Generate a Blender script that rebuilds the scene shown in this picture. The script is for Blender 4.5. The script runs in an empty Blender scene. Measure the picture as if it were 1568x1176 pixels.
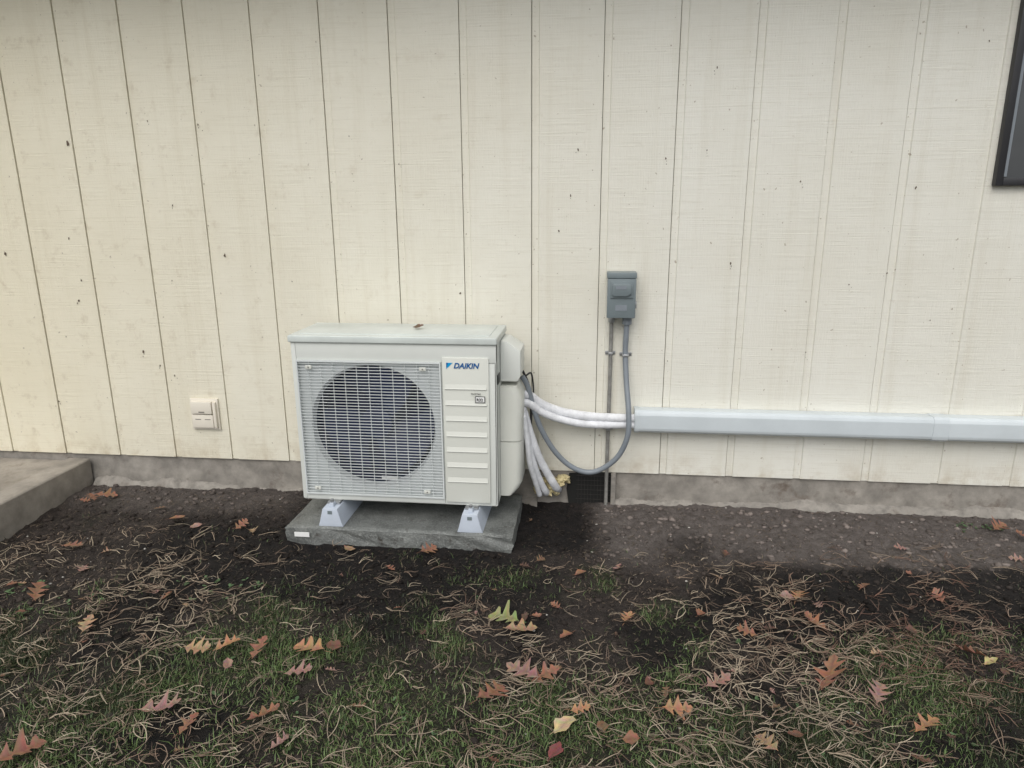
import bpy, bmesh, math, random
import numpy as np
from mathutils import Vector, Matrix
rng=np.random.default_rng(7); random.seed(7)
scene=bpy.context.scene
COL=scene.collection

# ------------------------------------------------------------ helpers
def link(o,parent=None):
    COL.objects.link(o)
    if parent: o.parent=parent
    return o
def empty(name):
    e=bpy.data.objects.new(name,None); e.empty_display_size=.1
    return link(e)
def new_mat(name):
    m=bpy.data.materials.new(name); m.use_nodes=True
    nt=m.node_tree; b=nt.nodes['Principled BSDF']
    return m,nt,b
def N(nt,t,**k):
    n=nt.nodes.new(t)
    for a,v in k.items():
        setattr(n,a,v)
    return n
def mix(nt,fac,a,b,mode='MIX'):
    n=nt.nodes.new('ShaderNodeMix'); n.data_type='RGBA'; n.blend_type=mode
    for sock,v in ((n.inputs[0],fac),(n.inputs[6],a),(n.inputs[7],b)):
        if isinstance(v,bpy.types.NodeSocket): nt.links.new(v,sock)
        elif isinstance(v,(int,float)): sock.default_value=v
        else: sock.default_value=(*v,1) if len(v)==3 else v
    return n.outputs[2]
def ramp(nt,src,p0,p1,c0=(0,0,0),c1=(1,1,1)):
    r=nt.nodes.new('ShaderNodeValToRGB'); nt.links.new(src,r.inputs[0])
    r.color_ramp.elements[0].position=p0; r.color_ramp.elements[1].position=p1
    r.color_ramp.elements[0].color=(*c0,1); r.color_ramp.elements[1].color=(*c1,1)
    return r.outputs[0]
def mul(nt,a,b):
    m=nt.nodes.new('ShaderNodeMath'); m.operation='MULTIPLY'
    for s,v in ((m.inputs[0],a),(m.inputs[1],b)):
        if isinstance(v,bpy.types.NodeSocket): nt.links.new(v,s)
        else: s.default_value=v
    return m.outputs[0]
def noise(nt,scale,detail=4,rough=.6,vec=None,mapscale=None):
    n=nt.nodes.new('ShaderNodeTexNoise'); n.inputs['Scale'].default_value=scale
    n.inputs['Detail'].default_value=detail; n.inputs['Roughness'].default_value=rough
    tc=nt.nodes.new('ShaderNodeTexCoord'); v=tc.outputs['Object']
    if mapscale:
        m=nt.nodes.new('ShaderNodeMapping'); m.inputs['Scale'].default_value=mapscale
        nt.links.new(v,m.inputs[0]); v=m.outputs[0]
    nt.links.new(v,n.inputs['Vector'])
    return n.outputs['Fac']
def bump(nt,b,h,strength,dist,prev=None):
    n=nt.nodes.new('ShaderNodeBump'); n.inputs['Strength'].default_value=strength; n.inputs['Distance'].default_value=dist
    nt.links.new(h,n.inputs['Height'])
    if prev: nt.links.new(prev,n.inputs['Normal'])
    nt.links.new(n.outputs[0],b.inputs['Normal']); return n.outputs[0]
def simple(name,col,rough=.5,var=.12,scale=8,bs=.15,bscale=60,metal=0,dirt=None):
    m,nt,b=new_mat(name)
    n=noise(nt,scale,5,.65)
    c=mix(nt,ramp(nt,n,.35,.7),tuple(x*(1-var) for x in col),tuple(min(1,x*(1+var)) for x in col))
    if dirt:
        d=ramp(nt,noise(nt,dirt[1],6,.7),dirt[2],dirt[2]+.15)
        c=mix(nt,d,c,dirt[0])
    nt.links.new(c,b.inputs['Base Color'])
    b.inputs['Roughness'].default_value=rough; b.inputs['Metallic'].default_value=metal
    if bs: bump(nt,b,noise(nt,bscale,4),bs,.003)
    return m
def vcol_mat(name,rough=.6,spec=.4):
    m,nt,b=new_mat(name)
    a=nt.nodes.new('ShaderNodeAttribute'); a.attribute_name='tint'
    c=mix(nt,ramp(nt,noise(nt,70,2),.3,.75),a.outputs['Color'],(.6,.6,.6),'MULTIPLY')
    c2=mix(nt,.35,a.outputs['Color'],c)
    nt.links.new(c2,b.inputs['Base Color']); b.inputs['Roughness'].default_value=rough
    b.inputs['Specular IOR Level'].default_value=spec
    return m
def mesh_obj(name,verts,faces,mat=None,parent=None,smooth=False):
    me=bpy.data.meshes.new(name); me.from_pydata([tuple(v) for v in verts],[],faces); me.update()
    if smooth: me.shade_smooth()
    o=bpy.data.objects.new(name,me)
    if mat: me.materials.append(mat)
    return link(o,parent)
def np_mesh(name,V,F,col,mat,parent=None,smooth=False):
    me=bpy.data.meshes.new(name); k=F.shape[1]
    me.vertices.add(len(V)); me.vertices.foreach_set('co',V.astype(np.float32).ravel())
    me.loops.add(F.size); me.loops.foreach_set('vertex_index',F.astype(np.int32).ravel())
    me.polygons.add(len(F)); me.polygons.foreach_set('loop_start',np.arange(0,F.size,k,dtype=np.int32))
    me.update(calc_edges=True); me.validate()
    if col is not None:
        at=me.color_attributes.new('tint','FLOAT_COLOR','POINT')
        at.data.foreach_set('color',np.concatenate([col,np.ones((len(col),1))],1).astype(np.float32).ravel())
    if smooth: me.shade_smooth()
    me.materials.append(mat)
    return link(bpy.data.objects.new(name,me),parent)
def sharp(o,deg):
    try: o.data.set_sharp_from_angle(angle=math.radians(deg))
    except Exception: pass
def bev(o,w,seg=2):
    bm=bmesh.new(); bm.from_mesh(o.data)
    bmesh.ops.bevel(bm,geom=bm.edges[:],offset=w,segments=seg,affect='EDGES',profile=.6,clamp_overlap=True)
    bm.to_mesh(o.data); bm.free()
    o.data.shade_smooth(); sharp(o,35)
def box(name,x0,x1,y0,y1,z0,z1,mat,parent=None,b=0,seg=2):
    v=[(x,y,z) for z in(z0,z1) for y in (y0,y1) for x in (x0,x1)]
    f=[(0,2,3,1),(4,5,7,6),(0,1,5,4),(2,6,7,3),(0,4,6,2),(1,3,7,5)]
    o=mesh_obj(name,v,f,mat,parent)
    if b: bev(o,b,seg)
    return o
def prism(name,pts,axis,a,b_,mat,parent=None,bevel=0,seg=2):
    def P(p,t):
        return {'x':(t,p[0],p[1]),'y':(p[0],t,p[1]),'z':(p[0],p[1],t)}[axis]
    n=len(pts); v=[P(p,a) for p in pts]+[P(p,b_) for p in pts]
    f=[tuple(range(n)),tuple(range(2*n-1,n-1,-1))]+[(i,i+n,(i+1)%n+n,(i+1)%n) for i in range(n)]
    o=mesh_obj(name,v,f,mat,parent)
    bm=bmesh.new(); bm.from_mesh(o.data); bmesh.ops.recalc_face_normals(bm,faces=bm.faces[:]); bm.to_mesh(o.data); bm.free()
    if bevel: bev(o,bevel,seg)
    return o
def catmull(P,n=14):
    P=[Vector(p) for p in P]; P=[P[0]*2-P[1]]+P+[P[-1]*2-P[-2]]; out=[]
    for i in range(1,len(P)-2):
        for k in range(n):
            t=k/n; a,b,c,d=P[i-1],P[i],P[i+1],P[i+2]
            out.append(.5*((2*b)+(c-a)*t+(2*a-5*b+4*c-d)*t*t+(3*b-a-3*c+d)*t**3))
    out.append(P[-2]); return out
def tube(name,pts,r,mat,parent=None,n=14,sides=14,wob=0):
    path=catmull(pts,n)
    V=[];F=[]; up=Vector((0,-1,0.1)).normalized()
    for i,p in enumerate(path):
        t=(path[min(i+1,len(path)-1)]-path[max(i-1,0)]).normalized()
        s=t.cross(up)
        if s.length<.05: s=t.cross(Vector((1,0,0)))
        s.normalize(); w=s.cross(t).normalized()
        rr=r*(1+wob*random.uniform(-1,1))
        for k in range(sides):
            a=2*math.pi*k/sides; V.append(p+s*math.cos(a)*rr+w*math.sin(a)*rr)
    m=len(path)
    for i in range(m-1):
        for k in range(sides):
            F.append((i*sides+k,i*sides+(k+1)%sides,(i+1)*sides+(k+1)%sides,(i+1)*sides+k))
    F.append(tuple(range(sides-1,-1,-1))); F.append(tuple((m-1)*sides+k for k in range(sides)))
    return mesh_obj(name,V,F,mat,parent,True)
_tab=rng.random((256,256))
def vn(x,y,s=1.,o=4,seed=0):
    x=np.asarray(x,float)*s+seed*17.3+100; y=np.asarray(y,float)*s+seed*9.1+100
    tot=0;amp=1;sm=0
    for k in range(o):
        xi=np.floor(x).astype(int);yi=np.floor(y).astype(int);fx=x-xi;fy=y-yi
        fx=fx*fx*(3-2*fx);fy=fy*fy*(3-2*fy)
        a=_tab[xi%256,yi%256];b=_tab[(xi+1)%256,yi%256];c=_tab[xi%256,(yi+1)%256];d=_tab[(xi+1)%256,(yi+1)%256]
        tot=tot+amp*((a*(1-fx)+b*fx)*(1-fy)+(c*(1-fx)+d*fx)*fy); sm+=amp; amp*=.5
        x=x*2.03+5.1;y=y*2.03+3.7
    return tot/sm
def ss(a,b,x):
    t=np.clip((x-a)/(b-a),0,1); return t*t*(3-2*t)

# ------------------------------------------------------------ terrain functions
def hole(x,y):
    return np.exp(-(((x+.17)/.17)**4+((y+.25)/.24)**4))
def gh(x,y):
    base=-.158-.035*ss(0,.9,-y)
    near=ss(9,3.5,np.hypot(x,y))
    n=(vn(x,y,2.2,3,1)-.5)*.04*ss(.02,.6,-y)+(vn(x,y,9,3,2)-.5)*.028*ss(-.02,.25,-y)+(vn(x,y,30,3,3)-.5)*.018
    right=.012*ss(.1,.6,x)*ss(.5,.05,-y)
    return base+n*(.35+.65*near)+right-.030*hole(x,y)
def grass_m(x,y):
    yb=-.76+.12*ss(0,1.6,x)-.04*ss(-.6,-2.2,x)
    n=vn(x,y,2.3,4,5)-.5
    m=ss(.0,.45,(yb-y)+n*1.8)
    far=ss(-1.15,-1.6,y)
    return np.clip(m*(.20+.80*ss(.40,.58,vn(x,y,5.5,4,8)))+far*.55*ss(.36,.56,vn(x,y,4,4,9)),0,1)
def dry_m(x,y):
    d=ss(-.04,.14,x+.14*(vn(x,y,6,4,11)-.5))*ss(.60,.30,-y+.45*(vn(x,y,3.4,5,12)-.5)-.05*x)
    l=.60*ss(-1.20,-1.6,x)*ss(.34,.14,-y+.2*(vn(x,y,4,3,13)-.5))
    return np.clip(np.maximum(d,l)*(1-.95*np.minimum(1,1.6*hole(x,y))),0,1)
def wet_m(x,y):
    a=hole(x+.06*(vn(x,y,8,3,16)-.5),y+.06*(vn(x,y,8,3,17)-.5))*1.6
    b_=ss(.56,.72,vn(x,y,2.2,5,15)+.24*np.exp(-((y+.74)/.28)**2))
    c_=.7*ss(.2,.0,np.maximum(np.abs(x+.8)-.5,0)+np.maximum(-.50-y,0)*1.1)
    return np.clip(np.maximum(np.maximum(a,c_),b_*ss(.2,.5,-y)),0,1)

# ------------------------------------------------------------ materials
M={}
m,nt,b=new_mat('cream_painted_plywood')
streak=noise(nt,1,4,.6,mapscale=(4,4,170)); grain=noise(nt,1,5,.7,mapscale=(190,190,9)); fine=noise(nt,1,3,.6,mapscale=(70,70,30))
blot=noise(nt,1.6,5,.6)
c=mix(nt,ramp(nt,blot,.3,.7),(.715,.695,.605),(.775,.765,.69))
c=mix(nt,ramp(nt,streak,.52,.75),c,(.68,.66,.57))
drip=ramp(nt,noise(nt,1,4,.65,mapscale=(14,14,.7)),.52,.8)
c=mix(nt,mul(nt,drip,.4),c,(.60,.56,.45))
tc=N(nt,'ShaderNodeTexCoord'); sp=N(nt,'ShaderNodeSeparateXYZ'); nt.links.new(tc.outputs['Object'],sp.inputs[0])
mr=N(nt,'ShaderNodeMapRange'); nt.links.new(sp.outputs['Z'],mr.inputs[0]); mr.inputs[1].default_value=.0; mr.inputs[2].default_value=.13; mr.inputs[3].default_value=1; mr.inputs[4].default_value=0
c=mix(nt,mul(nt,mr.outputs[0],ramp(nt,noise(nt,7,6,.7),.46,.78)),c,(.47,.40,.29))
mr2=N(nt,'ShaderNodeMapRange'); nt.links.new(sp.outputs['X'],mr2.inputs[0]); mr2.inputs[1].default_value=.4; mr2.inputs[2].default_value=-3.0
c=mix(nt,mr2.outputs[0],c,(1.0,.95,.83),'MULTIPLY')
sm=mul(nt,ramp(nt,noise(nt,11,5,.7),.56,.74),mr2.outputs[0])
c=mix(nt,mul(nt,sm,.75),c,(.50,.43,.31))
c=mix(nt,mul(nt,ramp(nt,noise(nt,19,5,.7),.62,.72),.35),c,(.55,.50,.40))
spk=ramp(nt,noise(nt,48,2,.5),.71,.75)
c=mix(nt,mul(nt,spk,.85),c,(.40,.35,.27))
spk2=ramp(nt,noise(nt,95,2,.5),.735,.76)
c=mix(nt,mul(nt,spk2,.8),c,(.33,.29,.22))
nt.links.new(c,b.inputs['Base Color']); b.inputs['Roughness'].default_value=.62
p1=bump(nt,b,streak,.65,.003); p2=bump(nt,b,grain,.75,.0026,p1); bump(nt,b,fine,.45,.002,p2)
M['siding']=m
M['crack']=simple('siding_joint_gap',(.20,.185,.15),.9)
M['knot']=simple('bare_wood_knot',(.12,.09,.065),.9)
M['found']=simple('foundation_concrete',(.26,.24,.21),.9,.3,9,1.0,35,dirt=((.13,.105,.085),6,.56))
M['mortar']=simple('rough_mortar',(.27,.25,.22),.95,.35,14,1.0,50,dirt=((.13,.11,.09),7,.54))
m,nt,b=new_mat('wet_precast_concrete')
n1=noise(nt,6,6,.7); n2=noise(nt,120,4,.7)
c=mix(nt,ramp(nt,n1,.35,.68),(.095,.10,.095),(.22,.23,.215)); c=mix(nt,mul(nt,ramp(nt,n2,.5,.7),.6),c,(.34,.35,.33)); c=mix(nt,ramp(nt,noise(nt,19,5,.7),.58,.70),c,(.065,.06,.052))
nt.links.new(c,b.inputs['Base Color']); b.inputs['Roughness'].default_value=.5; q=bump(nt,b,noise(nt,30,5,.7),.9,.008); bump(nt,b,n2,.7,.003,q); M['pad']=m
M['walk']=simple('walkway_concrete',(.32,.29,.25),.9,.3,6,.8,60,dirt=((.14,.12,.09),3,.54))
M['ac']=simple('unit_painted_steel',(.65,.67,.63),.38,.03,3,.0,60)
M['ac2']=simple('unit_ivory_plastic',(.65,.66,.60),.42,.03,3,.05,60)
M['lid']=simple('unit_lid_painted_steel',(.58,.62,.59),.3,.09,6,.0)
M['slat']=simple('grille_plastic',(.62,.65,.64),.4,.03,3,0)
M['orif']=simple('orifice_plate_paint',(.60,.63,.63),.45,.03,3,0)
M['dark']=simple('fan_cavity_dark',(.010,.016,.060),.55,.3,8,0)
M['fan']=simple('fan_blade_grey',(.022,.032,.085),.45,.1,8,0)
M['blue']=simple('logo_blue',(.0,.30,.62),.4,.02,3,0)
M['navy']=simple('logo_navy',(.01,.10,.30),.4,.02,3,0)
M['label']=simple('white_label',(.8,.8,.78),.4,.02,3,0)
M['black']=simple('black_print',(.02,.02,.02),.5,.02,3,0)
M['void']=simple('vent_void',(.008,.008,.007),.9,.2,3,0)
M['riser']=simple('riser_plastic',(.50,.55,.62),.45,.06,12,.1,80)
M['zinc']=simple('zinc_steel',(.45,.46,.47),.35,.1,20,.0,metal=.8)
M['box']=simple('grey_enamel',(.17,.205,.215),.42,.06,6,.06,90)
M['flex']=simple('grey_pvc_jacket',(.21,.235,.26),.45,.06,20,.1,60)
M['emt']=simple('dull_conduit_steel',(.26,.255,.235),.45,.25,30,.1,metal=.2)
M['foamw']=simple('white_pipe_insulation',(.72,.73,.75),.55,.14,25,.6,90)
M['duct']=simple('line_duct_plastic',(.57,.62,.64),.38,.05,5,0)
M['cable']=simple('black_cable',(.03,.03,.03),.5,.1,4,0)
M['yel']=simple('expanding_foam',(.56,.48,.27),.8,.3,30,.9,60)
M['bronze']=simple('dark_bronze_frame',(.025,.025,.028),.4,.1,4,0)
M['ventm']=simple('vent_rusty_screen',(.05,.045,.04),.8,.4,40,.6,120)
M['outlet']=simple('painted_outlet_cover',(.74,.69,.59),.55,.04,6,.05)
M['soffit']=simple('soffit_paint',(.50,.45,.35),.7,.05,4,.2)
m,nt,b=new_mat('window_glass_dark'); nt.links.new(ramp(nt,noise(nt,1.5),.3,.8,(.05,.055,.06),(.10,.105,.11)),b.inputs['Base Color']); b.inputs['Roughness'].default_value=.06; M['glass']=m
m,nt,b=new_mat('garden_soil')
a=N(nt,'ShaderNodeAttribute'); a.attribute_name='tint'; s3=N(nt,'ShaderNodeSeparateColor'); nt.links.new(a.outputs['Color'],s3.inputs[0])
n1=noise(nt,26,8,.75); n2=noise(nt,150,4,.7); n3=noise(nt,5,5,.6)
wet=mix(nt,ramp(nt,n1,.35,.68),(.014,.011,.010),(.064,.050,.042))
dryc=mix(nt,ramp(nt,n1,.3,.70),(.080,.067,.060),(.195,.170,.155))
moss=mix(nt,ramp(nt,n3,.38,.62),(.020,.021,.012),(.034,.046,.016))
c=mix(nt,s3.outputs[0],wet,dryc)
c=mix(nt,mul(nt,s3.outputs[1],.9),c,moss)
c=mix(nt,ramp(nt,n2,.60,.72),c,(.13,.108,.094))
c=mix(nt,ramp(nt,noise(nt,320,2,.5),.66,.72),c,(.22,.195,.175))
c=mix(nt,mul(nt,s3.outputs[2],.92),c,mix(nt,ramp(nt,n1,.4,.7),(.005,.0045,.0045),(.022,.017,.015)))
nt.links.new(c,b.inputs['Base Color']); b.inputs['Roughness'].default_value=.85; b.inputs['Specular IOR Level'].default_value=.3
q=bump(nt,b,n1,1.0,.020); bump(nt,b,n2,.9,.008,q)
M['ground']=m
M['needle']=vcol_mat('dry_pine_needle',.5)
M['grassm']=vcol_mat('grass_blade',.5,.35)
M['leafm']=vcol_mat('dead_oak_leaf',.6)
M['clod']=vcol_mat('soil_clod',.9,.2)

# ------------------------------------------------------------ ground sheet
xs=np.unique(np.concatenate([np.linspace(-60,-8,20),np.linspace(-8,-3.4,70),np.arange(-3.4,2.7,.011),np.linspace(2.7,8,80),np.linspace(8,60,20)]))
ys=np.unique(np.concatenate([np.linspace(-60,-6,24),np.linspace(-6,-2.2,60),np.arange(-2.2,.06,.011),np.linspace(.06,60,14)]))
X,Y=np.meshgrid(xs,ys); Z=gh(X,Y)
Z=np.where(Y>.03,-.2,Z)
V=np.stack([X.ravel(),Y.ravel(),Z.ravel()],1); nx=len(xs);ny=len(ys)
i,j=np.meshgrid(np.arange(nx-1),np.arange(ny-1)); k=(j*nx+i).ravel()
F=np.stack([k,k+1,k+nx+1,k+nx],1)
cols=np.stack([dry_m(V[:,0],V[:,1]),grass_m(V[:,0],V[:,1]),wet_m(V[:,0],V[:,1])],1)
np_mesh('ground',V,F,cols,M['ground'],None,True)

# ------------------------------------------------------------ house
house=empty('house')
XL,XR,ZT=-7.0,6.0,2.58
per=.3048; x0=-2.1013
prof=[(XL,0)]
kk=math.ceil((XL-x0)/per)
while True:
    xk=x0+kk*per
    if xk>XR-.1: break
    if xk>XL+.05:
        j_=random.uniform(-.003,.003); xk+=j_; g_=random.uniform(.0006,.0014)
        prof+= [(xk-g_-.0006,0),(xk-g_,.011),(xk+g_,.011),(xk+g_+.0006,.006),(xk+.030,.006),(xk+.0335,0)]
    kk+=1
prof.append((XR,0))
zr=[0,.4,.8,1.2,1.6,2.0,ZT]
V=[];F=[];mats=[]
n=len(prof)
for z in zr: V+=[(x,y,z) for x,y in prof]
for r in range(len(zr)-1):
    for q in range(n-1):
        F.append((r*n+q,r*n+q+1,(r+1)*n+q+1,(r+1)*n+q))
        mats.append(1 if (prof[q][1]>.010 and prof[q+1][1]>.010) else 0)
base=len(V)
V+=[(x,.022,0) for x,y in prof]
for q in range(n-1): F.append((q,base+q,base+q+1,q+1)); mats.append(0)
o=mesh_obj('siding',V,F,M['siding'],house); o.data.materials.append(M['crack']); o.data.polygons.foreach_set('material_index',mats)
box('wall_core',XL,XR,.024,4.0,-.0,ZT,M['found'],house)
fx=np.arange(XL,XR+.001,.02); fz=np.linspace(-.5,.0,22)
FX,FZ=np.meshgrid(fx,fz); FY=.012+(vn(FX,FZ,7,4,21)-.5)*.018-.006*ss(-.02,-.14,FZ)
V=np.stack([FX.ravel(),FY.ravel(),FZ.ravel()],1); nx=len(fx);i,j=np.meshgrid(np.arange(nx-1),np.arange(21));k=(j*nx+i).ravel()
np_mesh('foundation_wall',V,np.stack([k,k+1,k+nx+1,k+nx],1),None,M['found'],house,True)
def lip(name,xa,xb):
    fx=np.arange(xa,xb,.010); V=[];F=[]
    for x in fx:
        a_=float(vn(x,0,2.6,4,31)); b_=float(vn(x,3,8,4,32)); t_=-.138+.075*(a_-.5)+.050*(b_-.5); w=.014+.045*float(vn(x,7,4,3,33))
        for (yy,zz) in ((.012,t_+.008),(-.30*w,t_+.002),(-.7*w,t_-.012),(-w,t_-.03),(-w-.02,t_-.2)): V.append((x,yy+.006*random.random(),zz+.006*random.random()))
    for i in range(len(fx)-1):
        for k in range(4): a=i*5+k; F.append((a,a+1,a+6,a+5))
    mesh_obj(name,V,F,M['mortar'],house,True)
lip('mortar_lip_1',-2.56,-.24); lip('mortar_lip_2',.115,XR)
box('soffit',XL-.5,XR+.5,-.50,4.5,ZT+.002,ZT+.04,M['soffit'],house)
box('fascia_board',XL-.5,XR+.5,-.54,-.502,ZT-.06,ZT+.12,M['soffit'],house)
prism('roof_slope',[(-.60,ZT+.125),(2.2,ZT+1.1),(5,ZT+.125)],'x',XL-.6,XR+.6,M['found'],house)
knots=[(-2.43,1.53,.016),(-2.50,1.10,.009),(-2.47,.90,.010),(-2.50,.80,.014),(-2.02,1.62,.008),(-1.78,1.60,.009),(-1.72,1.02,.011),(-.86,1.42,.006),(-1.08,1.54,.005),(-.60,.85,.011),(-.15,1.13,.008),(-.07,1.47,.008),(-.10,1.28,.007),(.30,1.43,.008),(.49,1.78,.007),(.47,1.46,.006),(.86,1.33,.007),(1.32,1.30,.009),(.60,.99,.008),(-2.2,.55,.011),(-2.12,.48,.009),(-2.05,.43,.009),(-2.7,.28,.01),(-2.85,1.03,.012),(-2.0,.9,.006),(.95,.6,.005),(1.1,.9,.006),(1.45,.75,.005),(-1.4,.9,.005),(.35,.55,.005),(-2.6,.62,.007),(1.52,1.85,.006),(1.25,.95,.006),(-1.95,1.25,.007)]
V=[];F=[]
for (x,z,r) in knots:
    for rep in range(random.choice((1,2,3))):
        cx=x+random.uniform(-.006,.006)*rep*2; cz=z-.012*rep; nn=9; s=len(V)
        r_=r*(.85 if rep==0 else .4)
        for q in range(nn):
            a=2*math.pi*q/nn; rr=r_*random.uniform(.35,1.15); V.append((cx+math.cos(a)*rr*.6,-.0022,cz+math.sin(a)*rr))
        F.append(tuple(range(s,s+nn)))
mesh_obj('siding_knots',V,F,M['knot'],house)
W0,W1,WZ0,WZ1=1.612,2.85,1.305,2.25
for nm,a in (('window_frame_left',(W0,W0+.028,WZ0,WZ1)),('window_frame_right',(W1-.028,W1,WZ0,WZ1)),('window_frame_sill',(W0+.028,W1-.028,WZ0,WZ0+.03)),('window_frame_head',(W0+.028,W1-.028,WZ1-.03,WZ1)),('window_meeting_rail',(2.21,2.25,WZ0+.03,WZ1-.03))):
    box(nm,a[0],a[1],-.028,.004,a[2],a[3],M['bronze'],house,.003)
box('window_glass',W0+.028,W1-.028,-.010,.003,WZ0+.03,WZ1-.03,M['glass'],house)
box('window_sash',W0+.031,W0+.043,-.018,-.0105,WZ0+.035,WZ1-.035,M['flex'],house)
vent=empty('foundation_vent')
prism('vent_opening',[(-.085,-.20),(.112,-.20),(.116,-.10),(.110,-.006),(-.02,-.004),(-.088,-.012),(-.10,-.09)],'y',-.0035,.004,M['void'],vent)
for i in range(2,12):
    box('mesh_wire_%d'%i,-.076+i*.0155,-.0750+i*.0155,-.0065,-.0045,-.165+random.uniform(-.01,.01),-.008-.02*random.random(),M['ventm'],vent)
for i in range(6):
    box('mesh_wire_h_%d'%i,-.055,.110,-.0085,-.0068,-.140+i*.024,-.1390+i*.024,M['ventm'],vent)
box('frame_right',.112,.134,-.020,.006,-.2,-.002,M['mortar'],vent,.003)

# ------------------------------------------------------------ walkway slab
walk=empty('concrete_walkway')
box('slab',-4.6,-2.70,-1.6,-.003,-.30,-.036,M['walk'],walk,.008)
box('edge_kerb',-2.698,-2.575,-1.6,-.003,-.30,-.022,M['walk'],walk,.014,3)

# ------------------------------------------------------------ concrete pad
pad=empty('equipment_pad')
o=box('slab',-1.305,-.310,-.495,-.045,-.23,-.108,M['pad'],pad)
bm=bmesh.new(); bm.from_mesh(o.data); bmesh.ops.subdivide_edges(bm,edges=bm.edges[:],cuts=40,use_grid_fill=True)
bm.to_mesh(o.data); bm.free()
for v in o.data.vertices:
    e=float(vn(v.co.x*1+v.co.z*3,v.co.y,12,4,41))-.5
    ex=min(abs(v.co.x+1.305),abs(v.co.x+.31)); ey=min(abs(v.co.y+.495),abs(v.co.y+.045)); onz=abs(v.co.z+.108)<1e-3
    rim=min(ex,ey)
    if ey<1e-3: v.co.y+=e*.018
    if ex<1e-3: v.co.x+=e*.014
    if onz: v.co.z+=e*.007-(.008 if rim<1e-3 else 0)
    elif rim<1e-3 and v.co.z>-.114: v.co.z-=.004
o.data.shade_smooth(); sharp(o,55)
box('label',-1.262,-1.195,-.508,-.5035,-.150,-.130,M['label'],pad)

# ------------------------------------------------------------ AC unit
ac=empty('air_conditioner_outdoor_unit')
AX,AY,AZ=-1.2506,-.409,-.012; Wd,H,Dp=.87,.734,.317
def B(n,x0,x1,y0,y1,z0,z1,mat,b=0,seg=2): return box(n,AX+x0,AX+x1,AY+y0,AY+y1,AZ+z0,AZ+z1,mat,ac,b,seg)
GX0,GX1,GZ0,GZ1=.020,.640,.026,.628
B('casing_left',0,.006,.004,Dp,0,H-.03,M['ac'])
B('casing_right',Wd-.006,Wd,.004,Dp,0,H-.03,M['ac'])
B('casing_back',.006,Wd-.006,Dp-.006,Dp,0,H-.03,M['ac'])
B('base_pan',.004,Wd-.004,.006,Dp-.007,-.004,.006,M['ac'])
B('front_left_stile',0,GX0,0,.03,.0,H-.03,M['ac'],.004)
B('front_top_rail',GX0,Wd,.001,.03,GZ1,H-.03,M['ac'],.003)
B('front_bottom_rail',GX0,GX1,.001,.03,.0,GZ0,M['ac'],.003)
B('front_right_panel',GX1,Wd,0.004,.03,.0,GZ1-.001,M['ac'],.003)
B('control_fascia',GX1+.006,GX1+.200,-.006,.0035,.012,GZ1+.022,M['ac2'],.004)
for i in range(7):
    z=.105+i*.0685
    prism('fascia_step_%d'%i,[(AY-.0062,AZ+z),(AY-.0110,AZ+z+.002),(AY-.0095,AZ+z+.006),(AY-.0062,AZ+z+.022)],'x',AX+GX1+.016,AX+GX1+.190,M['ac2'],ac)
B('lid',-.008,Wd+.006,-.010,Dp+.006,H-.030,H,M['lid'],.008,3)
B('lid_crown',.03,Wd-.03,.03,Dp-.03,H-.004,H+.003,M['lid'],.002)
CX,CZ,CR=.334,.338,.262
V=[];F=[];n=96
for ring in range(3):
    for q in range(n):
        a=2*math.pi*q/n; ca,sa=math.cos(a),math.sin(a)
        if ring==0:
            tx=((GX1-CX) if ca>0 else (CX-GX0))/max(abs(ca),1e-6); tz=((GZ1-CZ) if sa>0 else (CZ-GZ0))/max(abs(sa),1e-6)
            t=min(tx,tz); V.append((AX+CX+ca*t,AY+.014,AZ+CZ+sa*t))
        elif ring==1: V.append((AX+CX+ca*(CR+.010),AY+.012,AZ+CZ+sa*(CR+.010)))
        else: V.append((AX+CX+ca*CR,AY+.04,AZ+CZ+sa*CR))
for r in range(2):
    for q in range(n): F.append((r*n+q,r*n+(q+1)%n,(r+1)*n+(q+1)%n,(r+1)*n+q))
mesh_obj('orifice_plate',V,F,M['orif'],ac,False)
V=[];F=[]
for yy in (.04,.16):
    for q in range(n): a=2*math.pi*q/n; V.append((AX+CX+math.cos(a)*CR,AY+yy,AZ+CZ+math.sin(a)*CR))
for q in range(n): F.append((q,(q+1)%n,n+(q+1)%n,n+q))
F.append(tuple(range(2*n-1,n-1,-1)))
mesh_obj('fan_shroud',V,F,M['dark'],ac,False)
V=[];F=[]
for bl in range(3):
    a0=bl*2*math.pi/3+.4; st=len(V); nr,na=8,10
    for i in range(nr+1):
        r=.06+(CR-.075)*i/nr
        for j in range(na+1):
            a=a0+(j/na)*1.55+.45*i/nr; V.append((AX+CX+math.cos(a)*r,AY+.075+.055*(j/na),AZ+CZ+math.sin(a)*r))
    for i in range(nr):
        for j in range(na):
            a=st+i*(na+1)+j; F.append((a,a+1,a+na+2,a+na+1))
mesh_obj('fan_blades',V,F,M['fan'],ac,True)
hub=[(CX+.07*math.cos(2*math.pi*q/32),CZ+.07*math.sin(2*math.pi*q/32)) for q in range(32)]
prism('fan_hub',[(AX+a,AZ+c) for a,c in hub],'y',AY+.06,AY+.13,M['fan'],ac,.006)
V=[];F=[]
def addbox(x0,x1,y0,y1,z0,z1):
    s=len(V)
    for z in(z0,z1):
        for y in (y0,y1):
            for x in (x0,x1): V.append((AX+x,AY+y,AZ+z))
    for f in [(0,2,3,1),(4,5,7,6),(0,1,5,4),(2,6,7,3),(0,4,6,2),(1,3,7,5)]: F.append(tuple(s+t for t in f))
nz=46
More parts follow.
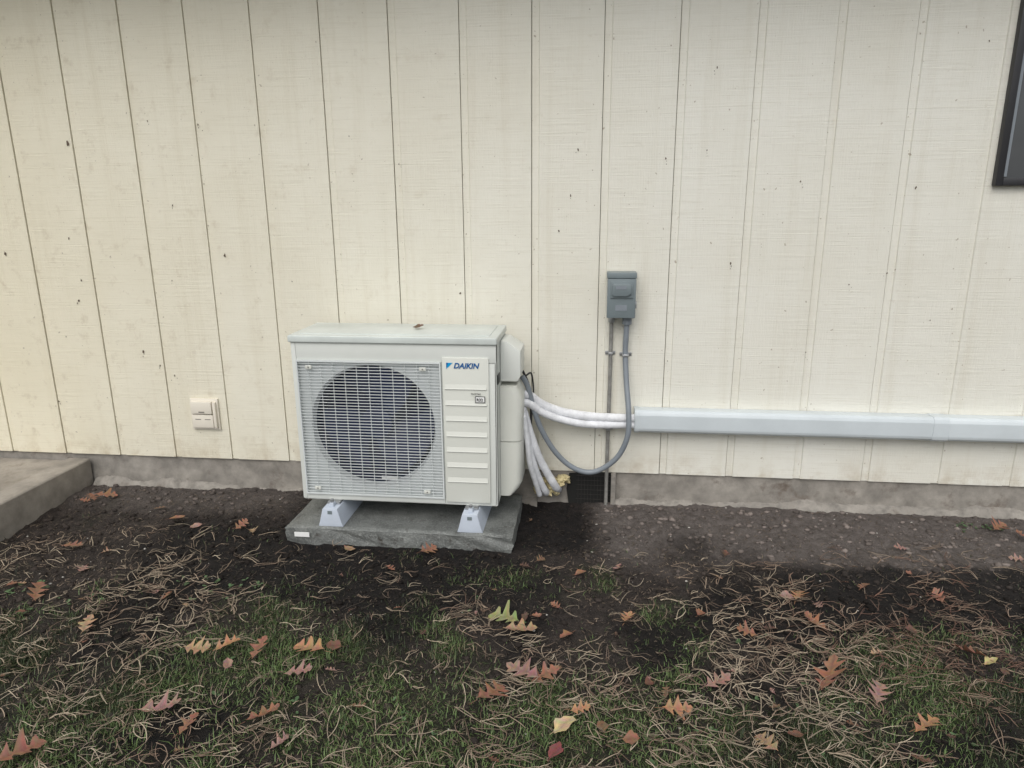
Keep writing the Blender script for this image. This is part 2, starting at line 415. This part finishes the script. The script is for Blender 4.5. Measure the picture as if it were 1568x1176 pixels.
for i in range(1,nz):
    z=GZ0+(GZ1-GZ0)*i/nz; addbox(GX0+.004,GX1-.004,-.006,-.001,z-.0011,z+.0011)
for i in range(1,12):
    x=GX0+(GX1-GX0)*i/12; addbox(x-.0010,x+.0010,-.0008,.005,GZ0+.002,GZ1-.002)
for x in (GX0,GX1-.006): addbox(x,x+.006,-.009,.004,GZ0,GZ1)
for z in (GZ0,GZ1-.006): addbox(GX0+.006,GX1-.006,-.009,.004,z,z+.006)
mesh_obj('fan_grille',V,F,M['slat'],ac)
for i,(x,z) in enumerate(((.075,.600),(.565,.600),(.075,.055),(.565,.055))):
    B('grille_clip_%d'%i,x-.014,x+.014,-.012,-.0065,z-.008,z+.008,M['ac2'],.003)
    B('clip_screw_%d'%i,x-.003,x+.003,-.0135,-.0122,z-.003,z+.003,M['emt'])
B('painted_reflection',.35,.42,.040,.0415,.087,.103,M['label'])  # pale plate stands in for a small bluish reflection behind the grille
def text(name,s,size,x,z,mat,y=-.0078,shear=0,ext=.0005,off=0):
    c=bpy.data.curves.new(name,'FONT'); c.body=s; c.size=size; c.extrude=ext; c.shear=shear; c.offset=off
    t=bpy.data.objects.new(name,c); COL.objects.link(t); bpy.context.view_layer.update()
    me=bpy.data.meshes.new_from_object(t.evaluated_get(bpy.context.evaluated_depsgraph_get()))
    bpy.data.objects.remove(t); me.transform(Matrix.Rotation(math.pi/2,4,'X')); me.materials.clear(); me.materials.append(mat)
    o=bpy.data.objects.new(name,me); o.location=(AX+x,AY+y,AZ+z); return link(o,ac)
text('logo_text','DAIKIN',.031,.694,.607,M['navy'],shear=.25,off=.0009)
mesh_obj('logo_triangle',[(AX+.664,AY-.0072,AZ+.629),(AX+.691,AY-.0072,AZ+.629),(AX+.664,AY-.0072,AZ+.603)],[(0,2,1)],M['blue'],ac)
mesh_obj('logo_triangle_dark',[(AX+.664,AY-.0076,AZ+.629),(AX+.672,AY-.0076,AZ+.629),(AX+.664,AY-.0076,AZ+.603)],[(0,2,1)],M['navy'],ac)
text('inverter_text','inverter',.013,.765,.497,M['black'],y=-.0128)
B('refrigerant_label',.782,.824,-.0116,-.0110,.462,.490,M['black'])
B('refrigerant_label_field',.785,.821,-.0122,-.0117,.465,.487,M['label'])
text('refrigerant_text','R32',.017,.788,.4695,M['black'],y=-.0128,off=.0005)
def sidecover(name,y0,y1,z0,z1,p,r,mat,top=0,bot=0):
    pl=[(0,y0)]
    for q in range(7):
        a=math.pi/2*q/6; pl.append((p-r+r*math.sin(a),y0+r-r*math.cos(a)))
    for q in range(7):
        a=math.pi/2*q/6; pl.append((p-r+r*math.cos(a),y1-r+r*math.sin(a)))
    pl.append((0,y1))
    levels=[(z0,1-bot),(z0+.03,1-bot*.35),(z0+.06,1),(z1-.05,1),(z1-.02,1-top*.6),(z1,1-top)]
    V=[];F=[];n=len(pl)
    for z,s in levels: V+=[(AX+Wd+.001+px*s,AY+py,AZ+z) for px,py in pl]
    for l in range(len(levels)-1):
        for q in range(n-1): F.append((l*n+q,l*n+q+1,(l+1)*n+q+1,(l+1)*n+q))
    F.append(tuple(range(n-1,-1,-1))); F.append(tuple((len(levels)-1)*n+q for q in range(n)))
    o=mesh_obj(name,V,F,mat,ac,True); sharp(o,38)
    return o
sidecover('valve_cover',.10,.295,.005,.255,.092,.035,M['ac2'],0,.45)
sidecover('valve_cover_upper',.10,.295,.259,.502,.092,.035,M['ac2'],.25,0)
prism('terminal_cover',[(AX+Wd+.001,AZ+.70),(AX+Wd+.03,AZ+.695),(AX+Wd+.088,AZ+.655),(AX+Wd+.088,AZ+.545),(AX+Wd+.075,AZ+.522),(AX+Wd+.001,AZ+.522)],'y',AY+.12,AY+.29,M['ac'],ac,.006)
B('handle_recess',Wd+.0005,Wd+.003,.03,.09,.53,.57,M['black'])
for i,x in enumerate((-1.105,-.492)):
    box('foot_rail_%d'%i,x-.028,x+.028,AY-.025,AY+Dp+.02,AZ-.012,AZ-.004,M['zinc'],ac,.001)
    prism('riser_%d'%i,[(x-.056,-.1085),(x-.050,-.092),(x-.033,-.026),(x+.033,-.026),(x+.050,-.092),(x+.056,-.1085)],'y',-.482,-.10,M['riser'],ac,.004)
    prism('riser_lug_%d'%i,[(x-.012,-.0255),(x-.009,-.0105),(x+.009,-.0105),(x+.012,-.0255)],'y',-.462,-.430,M['riser'],ac,.002)
    box('bolt_%d'%i,x-.006,x+.006,-.452,-.440,-.012,.006,M['zinc'],ac,.002)
    box('riser_slot_%d'%i,x-.010,x+.010,-.4835,-.4815,-.050,-.035,M['box'],ac)

# ------------------------------------------------------------ disconnect box
db=empty('electrical_disconnect_box')
box('enclosure',.070,.190,-.078,-.002,.757,.945,M['box'],db,.004)
box('hood',.066,.194,-.088,-.002,.930,.955,M['box'],db,.004)
box('cover',.068,.192,-.089,-.079,.757,.928,M['box'],db,.004)
box('handle_surround',.082,.180,-.094,-.0895,.845,.918,M['box'],db,.0018)
prism('pull_handle',[(.090,.862),(.096,.854),(.152,.854),(.172,.866),(.172,.900),(.164,.908),(.096,.908),(.090,.900)],'y',-.103,-.0945,M['box'],db,.003)
box('handle_recess',.104,.150,-.1042,-.1032,.885,.900,M['flex'],db)
box('hasp',.186,.197,-.085,-.06,.80,.83,M['zinc'],db,.002)
box('label',.105,.155,-.0902,-.0894,.79,.815,M['flex'],db)
rc=empty('rigid_conduit')
tube('pipe',[(.092,-.022,.75),(.092,-.022,.4),(.090,-.022,.1),(.090,-.022,-.19)],.0088,M['emt'],rc)
prism('connector',[(.092+.015*math.cos(a*math.pi/6),-.022+.015*math.sin(a*math.pi/6)) for a in range(12)],'z',.728,.757,M['zinc'],rc,.002)
for i,z in enumerate((.585,.225)):
    box('strap_%d'%i,.068,.114,-.0045,-.0015,z-.008,z+.008,M['zinc'],rc,.001); box('strap_arch_%d'%i,.080,.103,-.035,-.005,z-.007,z+.007,M['zinc'],rc,.006,3)
fc=empty('flexible_conduit')
tube('jacket',[(.160,-.040,.735),(.158,-.038,.66),(.158,-.036,.58),(.166,-.06,.46),(.178,-.105,.33),(.176,-.115,.22),(.135,-.10,.115),(.06,-.085,.045),(-.01,-.08,.028),(-.085,-.085,.06),(-.155,-.10,.135),(-.215,-.12,.245),(-.25,-.135,.35),(-.275,-.14,.45),(-.30,-.15,.50)],.0125,M['flex'],fc)
prism('connector',[(.160+.022*math.cos(a*math.pi/4),-.040+.022*math.sin(a*math.pi/4)) for a in range(8)],'z',.722,.756,M['flex'],fc,.003)
box('strap',.133,.187,-.0045,-.0015,.572,.588,M['zinc'],fc,.001); box('strap_arch',.143,.174,-.052,-.005,.573,.587,M['zinc'],fc,.008,3)
ls=empty('insulated_refrigerant_lines')
tube('suction_line',[(-.31,-.15,.42),(-.268,-.125,.405),(-.22,-.10,.362),(-.14,-.075,.322),(-.03,-.06,.298),(.08,-.05,.288),(.235,-.042,.286)],.0205,M['foamw'],ls,wob=.04)
tube('liquid_line',[(-.31,-.17,.39),(-.262,-.145,.37),(-.21,-.12,.325),(-.13,-.095,.288),(-.03,-.075,.262),(.08,-.06,.256),(.235,-.045,.255)],.0175,M['foamw'],ls,wob=.04)
tube('drop_line_1',[(-.30,-.17,.36),(-.285,-.17,.27),(-.265,-.16,.15),(-.235,-.13,.03),(-.200,-.08,-.075),(-.19,-.03,-.10)],.0175,M['foamw'],ls,wob=.045)
tube('drop_line_2',[(-.30,-.15,.36),(-.262,-.14,.22),(-.225,-.125,.11),(-.185,-.10,.02),(-.150,-.07,-.055),(-.14,-.02,-.09)],.0185,M['foamw'],ls,wob=.045)
tube('drop_line_3',[(-.29,-.19,.33),(-.272,-.195,.2),(-.262,-.185,.10),(-.24,-.15,.0),(-.222,-.11,-.085)],.0125,M['foamw'],ls,wob=.03)
tube('control_cable',[(-.30,-.12,.52),(-.272,-.11,.44),(-.262,-.12,.30),(-.272,-.15,.15),(-.25,-.15,.03),(-.215,-.10,-.07)],.0055,M['cable'],ls)
tube('ground_wire',[(-.285,-.13,.50),(-.262,-.10,.50),(-.255,-.08,.40),(-.265,-.10,.28),(-.285,-.12,.2)],.004,M['cable'],ls)
bm=bmesh.new()
for c_,r in (((-.20,-.03,-.050),.022),((-.165,-.03,-.060),.026),((-.125,-.025,-.042),.022),((-.102,-.02,-.036),.017),((-.230,-.04,-.085),.020),((-.15,-.045,-.088),.017),((-.18,-.055,-.092),.016)):
    g=bmesh.ops.create_icosphere(bm,subdivisions=4,radius=r,matrix=Matrix.Translation(c_))
    for v in g['verts']:
        d=(v.co-Vector(c_)); v.co+=d*(float(vn(v.co.x*9+v.co.y*15,v.co.z*9,10,4,51))-.5)*2.2
me=bpy.data.meshes.new('expanding_foam_seal'); bm.to_mesh(me); bm.free(); me.shade_smooth(); me.materials.append(M['yel']); link(bpy.data.objects.new('expanding_foam_seal',me))
du=empty('line_set_duct')
def ductprof(g): return [(-.002,.225-g),(-.060-g,.225-g),(-.072-g,.236-g),(-.075-g,.248),(-.075-g,.309),(-.070-g,.322+g),(-.060-g,.331+g),(-.002,.331+g)]
prism('duct_run_1',ductprof(0),'x',.215,1.508,M['duct'],du,.0015)
prism('duct_run_2',ductprof(0),'x',1.512,4.2,M['duct'],du,.0015)
prism('coupling',ductprof(.0025),'x',1.495,1.56,M['duct'],du,.001)
prism('end_collar',ductprof(.002),'x',.208,.228,M['duct'],du,.001)
ou=empty('outdoor_outlet_cover')
box('mounting_frame',-1.982,-1.835,-.012,-.001,.157,.318,M['outlet'],ou,.004)
box('upper_flap',-1.972,-1.862,-.030,-.0125,.243,.306,M['outlet'],ou,.005)
box('lower_flap',-1.972,-1.862,-.024,-.0125,.169,.238,M['outlet'],ou,.005)
box('side_hinge',-1.858,-1.843,-.027,-.0125,.172,.303,M['outlet'],ou,.003)
box('latch_slot',-1.93,-1.90,-.0315,-.0302,.250,.256,M['found'],ou)
box('lower_slot',-1.955,-1.925,-.0252,-.0242,.212,.216,M['found'],ou)
box('lower_slot_2',-1.905,-1.875,-.0252,-.0242,.212,.216,M['found'],ou)

# ------------------------------------------------------------ vegetation
def in_blocked(x,y):
    return ((x>-1.33)&(x<-.285)&(y>-.52))|((x<-2.56)&(x>-4.65)&(y>-1.63))
def sample(n,xr,yr,fn):
    x=rng.uniform(*xr,n);y=rng.uniform(*yr,n); k=(rng.random(n)<fn(x,y))&~in_blocked(x,y)
    return x[k],y[k]
x,y=sample(400000,(-4.0,3.0),(-2.6,-.35),lambda x,y:.85*grass_m(x,y)**1.4*(1-.6*wet_m(x,y))+.006)
n=len(x); fr=ss(-.9,-1.5,y); L=rng.uniform(.009,.034,n)*(.5+.8*vn(x,y,5,2,61))*(1+.25*fr); az=rng.uniform(0,2*np.pi,n); wd=rng.uniform(.0007,.0015,n)
lean=rng.uniform(.3,1.15,n); dx,dy=np.cos(az),np.sin(az); px,py=-dy,dx; z0=gh(x,y)-.002
def P(t,w):
    hx=L*t*lean*t; zz=L*t*(1-.45*lean*t)
    return [np.stack([x+dx*hx+px*s*w,y+dy*hx+py*s*w,z0+zz],1) for s in (-1,1)]
A=P(0,wd);Bm=P(.55,wd*.8);T=P(1,wd*0.1)
V=np.stack(A+Bm+T,1).reshape(-1,3); b0=(np.arange(n)*6)[:,None]
F=np.concatenate([b0+np.array([[0,1,3,2]]),b0+np.array([[2,3,5,4]])])
g=rng.random((n,1)); hue=vn(x,y,2.4,4,62)[:,None]
base=np.array([[.034,.055,.017]])*(1-g)+np.array([[.092,.135,.045]])*g
base=base*(.35+1.15*ss(.3,.65,hue))*(1+.3*fr[:,None]); straw=(rng.random((n,1))<.15); base=np.where(straw,np.array([[.18,.15,.09]]),base)
np_mesh('grass',V,F,np.repeat(base,6,0),M['grassm'])
def strips(name,x,y,az,L,w,lf,tip,cur,colr,S):
    n=len(x); gmk=grass_m(x,y); ax_=np.array(x);ay_=np.array(y);rows=[]
    for s in range(S+1):
        a=az+cur*(s/S-.5)
        zz=gh(ax_,ay_)+lf*(.4+.6*np.sin(np.pi*min(1,s/S+.15)))+tip*(s/S)**2+.008*gmk+.0012
        ww=w*(1.15 if s<S else .4)
        rows.append(np.stack([ax_+np.sin(a)*ww,ay_-np.cos(a)*ww,zz],1)); rows.append(np.stack([ax_-np.sin(a)*ww,ay_+np.cos(a)*ww,zz+.0006],1))
        ax_=ax_+np.cos(a)*L/S; ay_=ay_+np.sin(a)*L/S
    V=np.stack(rows,1).reshape(-1,3); kk_=2*(S+1); b0=(np.arange(n)*kk_)[:,None]
    F=np.concatenate([b0+np.array([[2*s,2*s+1,2*s+3,2*s+2]]) for s in range(S)])
    np_mesh(name,V,F,np.repeat(colr,kk_,0),M['needle'])
def nd(x,y):
    c=vn(x,y,3.0,4,71); base=ss(.42,.60,c)*.85+.15
    back=ss(.25,.95,-y); right=.65+.65*ss(.2,1.1,x)
    return np.clip(base*back*right,0,1)
cx,cy=sample(20000,(-4.0,3.0),(-2.6,-.12),nd)
n0=len(cx); caz=np.where(rng.random(n0)<.4,rng.normal(-.2,.55,n0),rng.uniform(0,2*np.pi,n0)); cl=rng.uniform(.04,.13,n0)
ccol=np.clip(rng.random((n0,1))*.85+.55*(vn(cx,cy,1.5,2,73)[:,None]-.1)-.35*ss(.5,1.1,cx)[:,None],0,1); lift=rng.uniform(.001,.024,n0)
rep=2; x=np.repeat(cx,rep)+rng.normal(0,.003,n0*rep);y=np.repeat(cy,rep)+rng.normal(0,.003,n0*rep);az=np.repeat(caz,rep)+rng.normal(0,.25,n0*rep);L=np.repeat(cl,rep)*rng.uniform(.6,1.05,n0*rep)
n=len(x)
g=np.repeat(ccol,rep,0); colr=(np.array([[.15,.080,.055]])*(1-g)+np.array([[.46,.385,.28]])*g)*(rng.random((n,1))*.7+.5)
strips('pine_needles',x,y,az,L,rng.uniform(.0005,.0011,n),np.repeat(lift,rep),rng.uniform(-.004,.026,n),rng.normal(0,1.1,n),colr,6)
x,y=sample(52000,(-4.0,3.0),(-2.6,-.05),lambda x,y:.25+.55*vn(x,y,4,3,75)+.2*ss(.2,.8,-y))
n=len(x); g=rng.random((n,1)); colr=(np.array([[.06,.04,.03]])*(1-g)+np.array([[.28,.215,.155]])*g)*(rng.random((n,1))*.7+.5)*(1-.35*(y[:,None]>-.45))*(1-.6*wet_m(x,y)[:,None])
strips('ground_litter',x,y,rng.uniform(0,6.28,n),rng.uniform(.004,.022,n),rng.uniform(.0005,.0016,n),rng.uniform(0,.006,n),rng.uniform(0,.004,n),rng.normal(0,.5,n),colr,2)
x,y=sample(20000,(-4.0,3.0),(-2.2,-.03),lambda x,y:.2+.8*(1-grass_m(x,y)))
n=len(x); bm=bmesh.new(); bmesh.ops.create_icosphere(bm,subdivisions=1,radius=1); iv=np.array([v.co[:] for v in bm.verts]); fi=np.array([[v.index for v in f.verts] for f in bm.faces]); bm.free()
sz=.0018+.013*rng.random(n)**4; dr=dry_m(x,y); wt=wet_m(x,y)[:,None]
jit=rng.uniform(.6,1.3,(n,12,3)); V=iv[None]*jit*sz[:,None,None]*np.array([1.2,1,.7]); V[:,:,0]+=x[:,None];V[:,:,1]+=y[:,None];V[:,:,2]+=(gh(x,y)+sz*.2)[:,None]
F=(np.arange(n)*12)[:,None,None]+fi[None]
c=np.array([[.035,.028,.024]])*(1-dr[:,None])+np.array([[.15,.127,.113]])*dr[:,None]; c=c*rng.uniform(.6,1.6,(n,1))*(1-.6*wt); wh=(rng.random((n,1))<.03)&(sz[:,None]<.006); c=np.where(wh,np.array([[.42,.40,.36]]),c)
np_mesh('soil_clods',V.reshape(-1,3),F.reshape(-1,3),np.repeat(c,12,0),M['clod'])
def leafblade(cx,cy,z,az,L,W,tilt,curl,outline):
    P=[]
    for (u,v) in outline:
        X_=(u)*L; Y_=v*W; Zz=math.sin(tilt)*X_+curl*(Y_*Y_/(W*W+1e-9))*L*.35+curl*.25*L*math.sin(u*3.1)
        P.append((cx+math.cos(az)*X_-math.sin(az)*Y_,cy+math.sin(az)*X_+math.cos(az)*Y_,z+Zz))
    return P
V=[];F=[];C=[]
oval=[(0,0),(.25,.35),(.6,.5),(.9,.3),(1,0),(.9,-.3),(.6,-.5),(.25,-.35)]
wx,wy=sample(500,(-3.5,2.5),(-2.4,-.85),lambda x,y:ss(.50,.72,vn(x,y,2.2,2,81)))
for x_,y_ in list(zip(wx,wy))+[(-2.15+random.uniform(-.1,.1),-.95+random.uniform(-.08,.08)) for _ in range(12)]+[(-1.4+random.uniform(-.2,.2),-.88+random.uniform(-.09,.09)) for _ in range(16)]+[(1.72+random.uniform(-.12,.1),-.13+random.uniform(-.04,.02)) for _ in range(16)]:
    for q in range(random.choice((2,3,4))):
        L_=random.uniform(.007,.018); s=len(V); a_=random.uniform(0,6.28)
        V+=leafblade(x_,y_,float(gh(x_,y_))+.004+random.random()*.008,a_,L_,L_*.7,random.uniform(-.1,.5),.3,oval)
        F.append(tuple(range(s,s+8))); g=random.random(); cc=(.05+.05*g,.09+.08*g,.035+.04*g); C+=[cc]*8
me_o=mesh_obj('broadleaf_weeds',V,F,M['grassm']); at=me_o.data.color_attributes.new('tint','FLOAT_COLOR','POINT')
at.data.foreach_set('color',np.concatenate([np.array(C),np.ones((len(C),1))],1).astype(np.float32).ravel())
# fallen leaves
oak_u=[0,.07,.12,.18,.24,.30,.36,.42,.48,.54,.61,.67,.72,.78,.84,.92,1.0]
oak_v=[.01,.03,.10,.24,.30,.12,.06,.22,.44,.40,.12,.07,.24,.30,.13,.12,.0]
ova_u=[0,.08,.2,.35,.5,.65,.8,.92,1.0]; ova_v=[.01,.12,.3,.42,.45,.4,.28,.13,0]
V=[];F=[];C=[]
def leaf(x_,y_,L,az,kind,col,z=None,curl=.5):
    us,vs=(oak_u,oak_v) if kind=='oak' else (ova_u,ova_v); s=len(V); nn=len(us)
    z=(float(gh(x_,y_))+.014+.014*float(grass_m(x_,y_))) if z is None else z; W=L*(random.uniform(.8,1.05) if kind=='oak' else random.uniform(.7,1.1))
    tl=random.uniform(-.25,.25); tw=random.uniform(-.4,.4); bend=random.uniform(-.35,.35); jl=[random.uniform(.6,1.2) for _ in us]; jr=[random.uniform(.6,1.2) for _ in us]
    cl,cr=curl*random.uniform(.3,1.4),curl*random.uniform(.3,1.4); tip=random.uniform(-.2,.8)*curl
    for side in (1,.5,0,-.5,-1):
        for q,(u,v) in enumerate(zip(us,vs)):
            vv=v*(jl[q] if side>0 else jr[q])*side
            X_=(u-.5)*L+((.28 if kind=='oak' else .05)*abs(vv)*L); Y_=vv*W+bend*L*(u-.5)**2
            Zz=tl*X_+tw*Y_+(cl if side>0 else cr)*(abs(vv)**1.5)*L*.9+tip*L*max(0,u-.5)**2*1.5+random.uniform(-.0012,.0012)
            V.append((x_+math.cos(az)*X_-math.sin(az)*Y_,y_+math.sin(az)*X_+math.cos(az)*Y_,z+Zz))
            k=.78 if side==0 else 1.0; C.append(tuple(t*k*random.uniform(.75,1.15) for t in col))
    for r in range(4):
        for q in range(nn-1):
            a=s+r*nn+q; F.append((a,a+1,a+nn+1,a+nn))
    s=len(V)
    for t,w_ in ((0,.0011),(-.25*L,.0008)):
        for sg in (-1,1):
            X_=-.5*L+t; Y_=sg*w_+bend*L*.25; V.append((x_+math.cos(az)*X_-math.sin(az)*Y_,y_+math.sin(az)*X_+math.cos(az)*Y_,z+.001)); C.append(tuple(t_*.7 for t_ in col))
    F.append((s,s+1,s+3,s+2))
rust=(.27,.13,.08); tan=(.38,.25,.15); pink=(.32,.19,.155); org=(.39,.21,.11); grn=(.27,.29,.12); yel=(.50,.39,.18); red=(.25,.075,.07)
Lv=[(-.28,-.98,.13,2.7,'oak',grn),(-.22,-1.04,.12,.2,'oak',tan),(.79,-.735,.10,1.2,'oak',org),(.75,-1.213,.12,1.0,'oak',rust),(1.23,-1.06,.11,2.4,'oak',rust),(1.27,-1.10,.05,.4,'oval',yel),(.41,-1.266,.10,.6,'oak',pink),(.276,-1.38,.09,.1,'oak',org),(-.05,-1.495,.078,.9,'oval',(.58,.44,.26)),(-.07,-1.60,.06,1.2,'oval',red),(-1.215,-1.568,.12,.3,'oak',pink),(-1.10,-1.615,.08,1.4,'oak',rust),(-.90,-1.567,.10,.8,'oak',rust),(-.89,-1.264,.12,2.9,'oak',org),(-1.163,-1.28,.09,.7,'oak',org),(-1.25,-1.31,.09,.1,'oak',tan),(-1.72,-1.203,.09,1.9,'oak',tan),(-.27,-1.39,.11,.9,'oak',rust),(-.185,-1.26,.13,2.6,'oak',pink),(-.12,-1.27,.10,.5,'oak',rust),(-2.37,-.19,.10,.4,'oak',rust),(-2.42,-.22,.08,2.4,'oak',rust),(-.658,-.543,.08,.8,'oak',rust),(-1.478,-1.77,.12,.9,'oak',rust),(-.876,-1.378,.09,.1,'oak',pink),(-1.05,-1.287,.09,1.5,'oak',rust),(-2.06,-1.02,.10,2.0,'oak',rust),(.875,-1.268,.09,1.1,'oak',pink),(-.006,-1.435,.06,.2,'oak',org),(-1.874,-.395,.07,.4,'oval',rust),(.796,-.915,.09,2.2,'oak',rust),(-1.55,-.42,.07,1.2,'oak',rust),(-1.48,-.46,.06,2.2,'oak',tan),(-.02,-.68,.05,.5,'oval',rust),(1.78,-.16,.09,.6,'oak',rust),(1.85,-.22,.07,2.0,'oak',rust),(-2.2,-.65,.08,.3,'oak',rust),(.15,-.95,.07,1.2,'oak',org),(.55,-1.0,.07,2.9,'oak',rust),(.95,-1.4,.09,.5,'oak',org),(.5,-1.5,.09,2.0,'oak',tan),(1.05,-.65,.06,.9,'oak',rust)]
for l in Lv: leaf(l[0],l[1],l[2],l[3],l[4],l[5],z=float(gh(l[0],l[1]))+.022+.016*float(grass_m(l[0],l[1])),curl=random.uniform(.3,1.1))
for _ in range(320):
    x_=random.uniform(-4,3); y_=-.15-2.5*random.random()**.7
    if in_blocked(np.array(x_),np.array(y_)): continue
    leaf(x_,y_,random.uniform(.02,.06),random.uniform(0,6.28),random.choice(('oval','oak','oak')),random.choice((rust,tan,pink,(.16,.08,.05),(.20,.12,.07),(.12,.07,.05))),curl=random.uniform(.4,1.2))
leaf(-.74,-.25,.05,.1,'oval',(.16,.10,.06),z=.738,curl=.3)
me_o=mesh_obj('fallen_leaves',V,F,M['leafm'],None,True); at=me_o.data.color_attributes.new('tint','FLOAT_COLOR','POINT')
at.data.foreach_set('color',np.concatenate([np.array(C),np.ones((len(C),1))],1).astype(np.float32).ravel())

# ------------------------------------------------------------ light
w=bpy.data.worlds.new('World'); scene.world=w; w.use_nodes=True; nt=w.node_tree
bg=nt.nodes['Background']; sky=nt.nodes.new('ShaderNodeTexSky'); sky.sky_type='NISHITA'; sky.sun_disc=False
sky.sun_elevation=math.radians(50); sky.sun_rotation=math.radians(188); sky.dust_density=3
hs=nt.nodes.new('ShaderNodeHueSaturation'); hs.inputs['Saturation'].default_value=.35
nt.links.new(sky.outputs[0],hs.inputs['Color']); nt.links.new(hs.outputs[0],bg.inputs[0]); bg.inputs[1].default_value=.145
sl=bpy.data.lights.new('sun','SUN'); sl.energy=1.45; sl.angle=math.radians(55); sl.color=(1,.985,.955)
so=bpy.data.objects.new('sun',sl); so.rotation_euler=(math.radians(40),0,math.radians(-8)); link(so)
# ------------------------------------------------------------ camera
f,th,ps,ro,D,h=1069.0365,.2519,.1142,-.0067,3.1626,1.2445
Fv=Vector((-math.sin(ps)*math.cos(th),math.cos(ps)*math.cos(th),-math.sin(th))); R=Vector((math.cos(ps),math.sin(ps),0)); U=R.cross(Fv)
R2=R*math.cos(ro)+U*math.sin(ro); U2=-R*math.sin(ro)+U*math.cos(ro)
cd=bpy.data.cameras.new('camera'); cd.sensor_width=36; cd.lens=f/1568*36; cd.clip_start=.05; cd.clip_end=500
co=bpy.data.objects.new('camera',cd); link(co)
mt=Matrix((R2,U2,-Fv)).transposed().to_4x4(); mt.translation=Vector((0,-D,h)); co.matrix_world=mt
scene.camera=co
scene.view_settings.view_transform='Standard'; scene.view_settings.look='None'; scene.view_settings.exposure=0
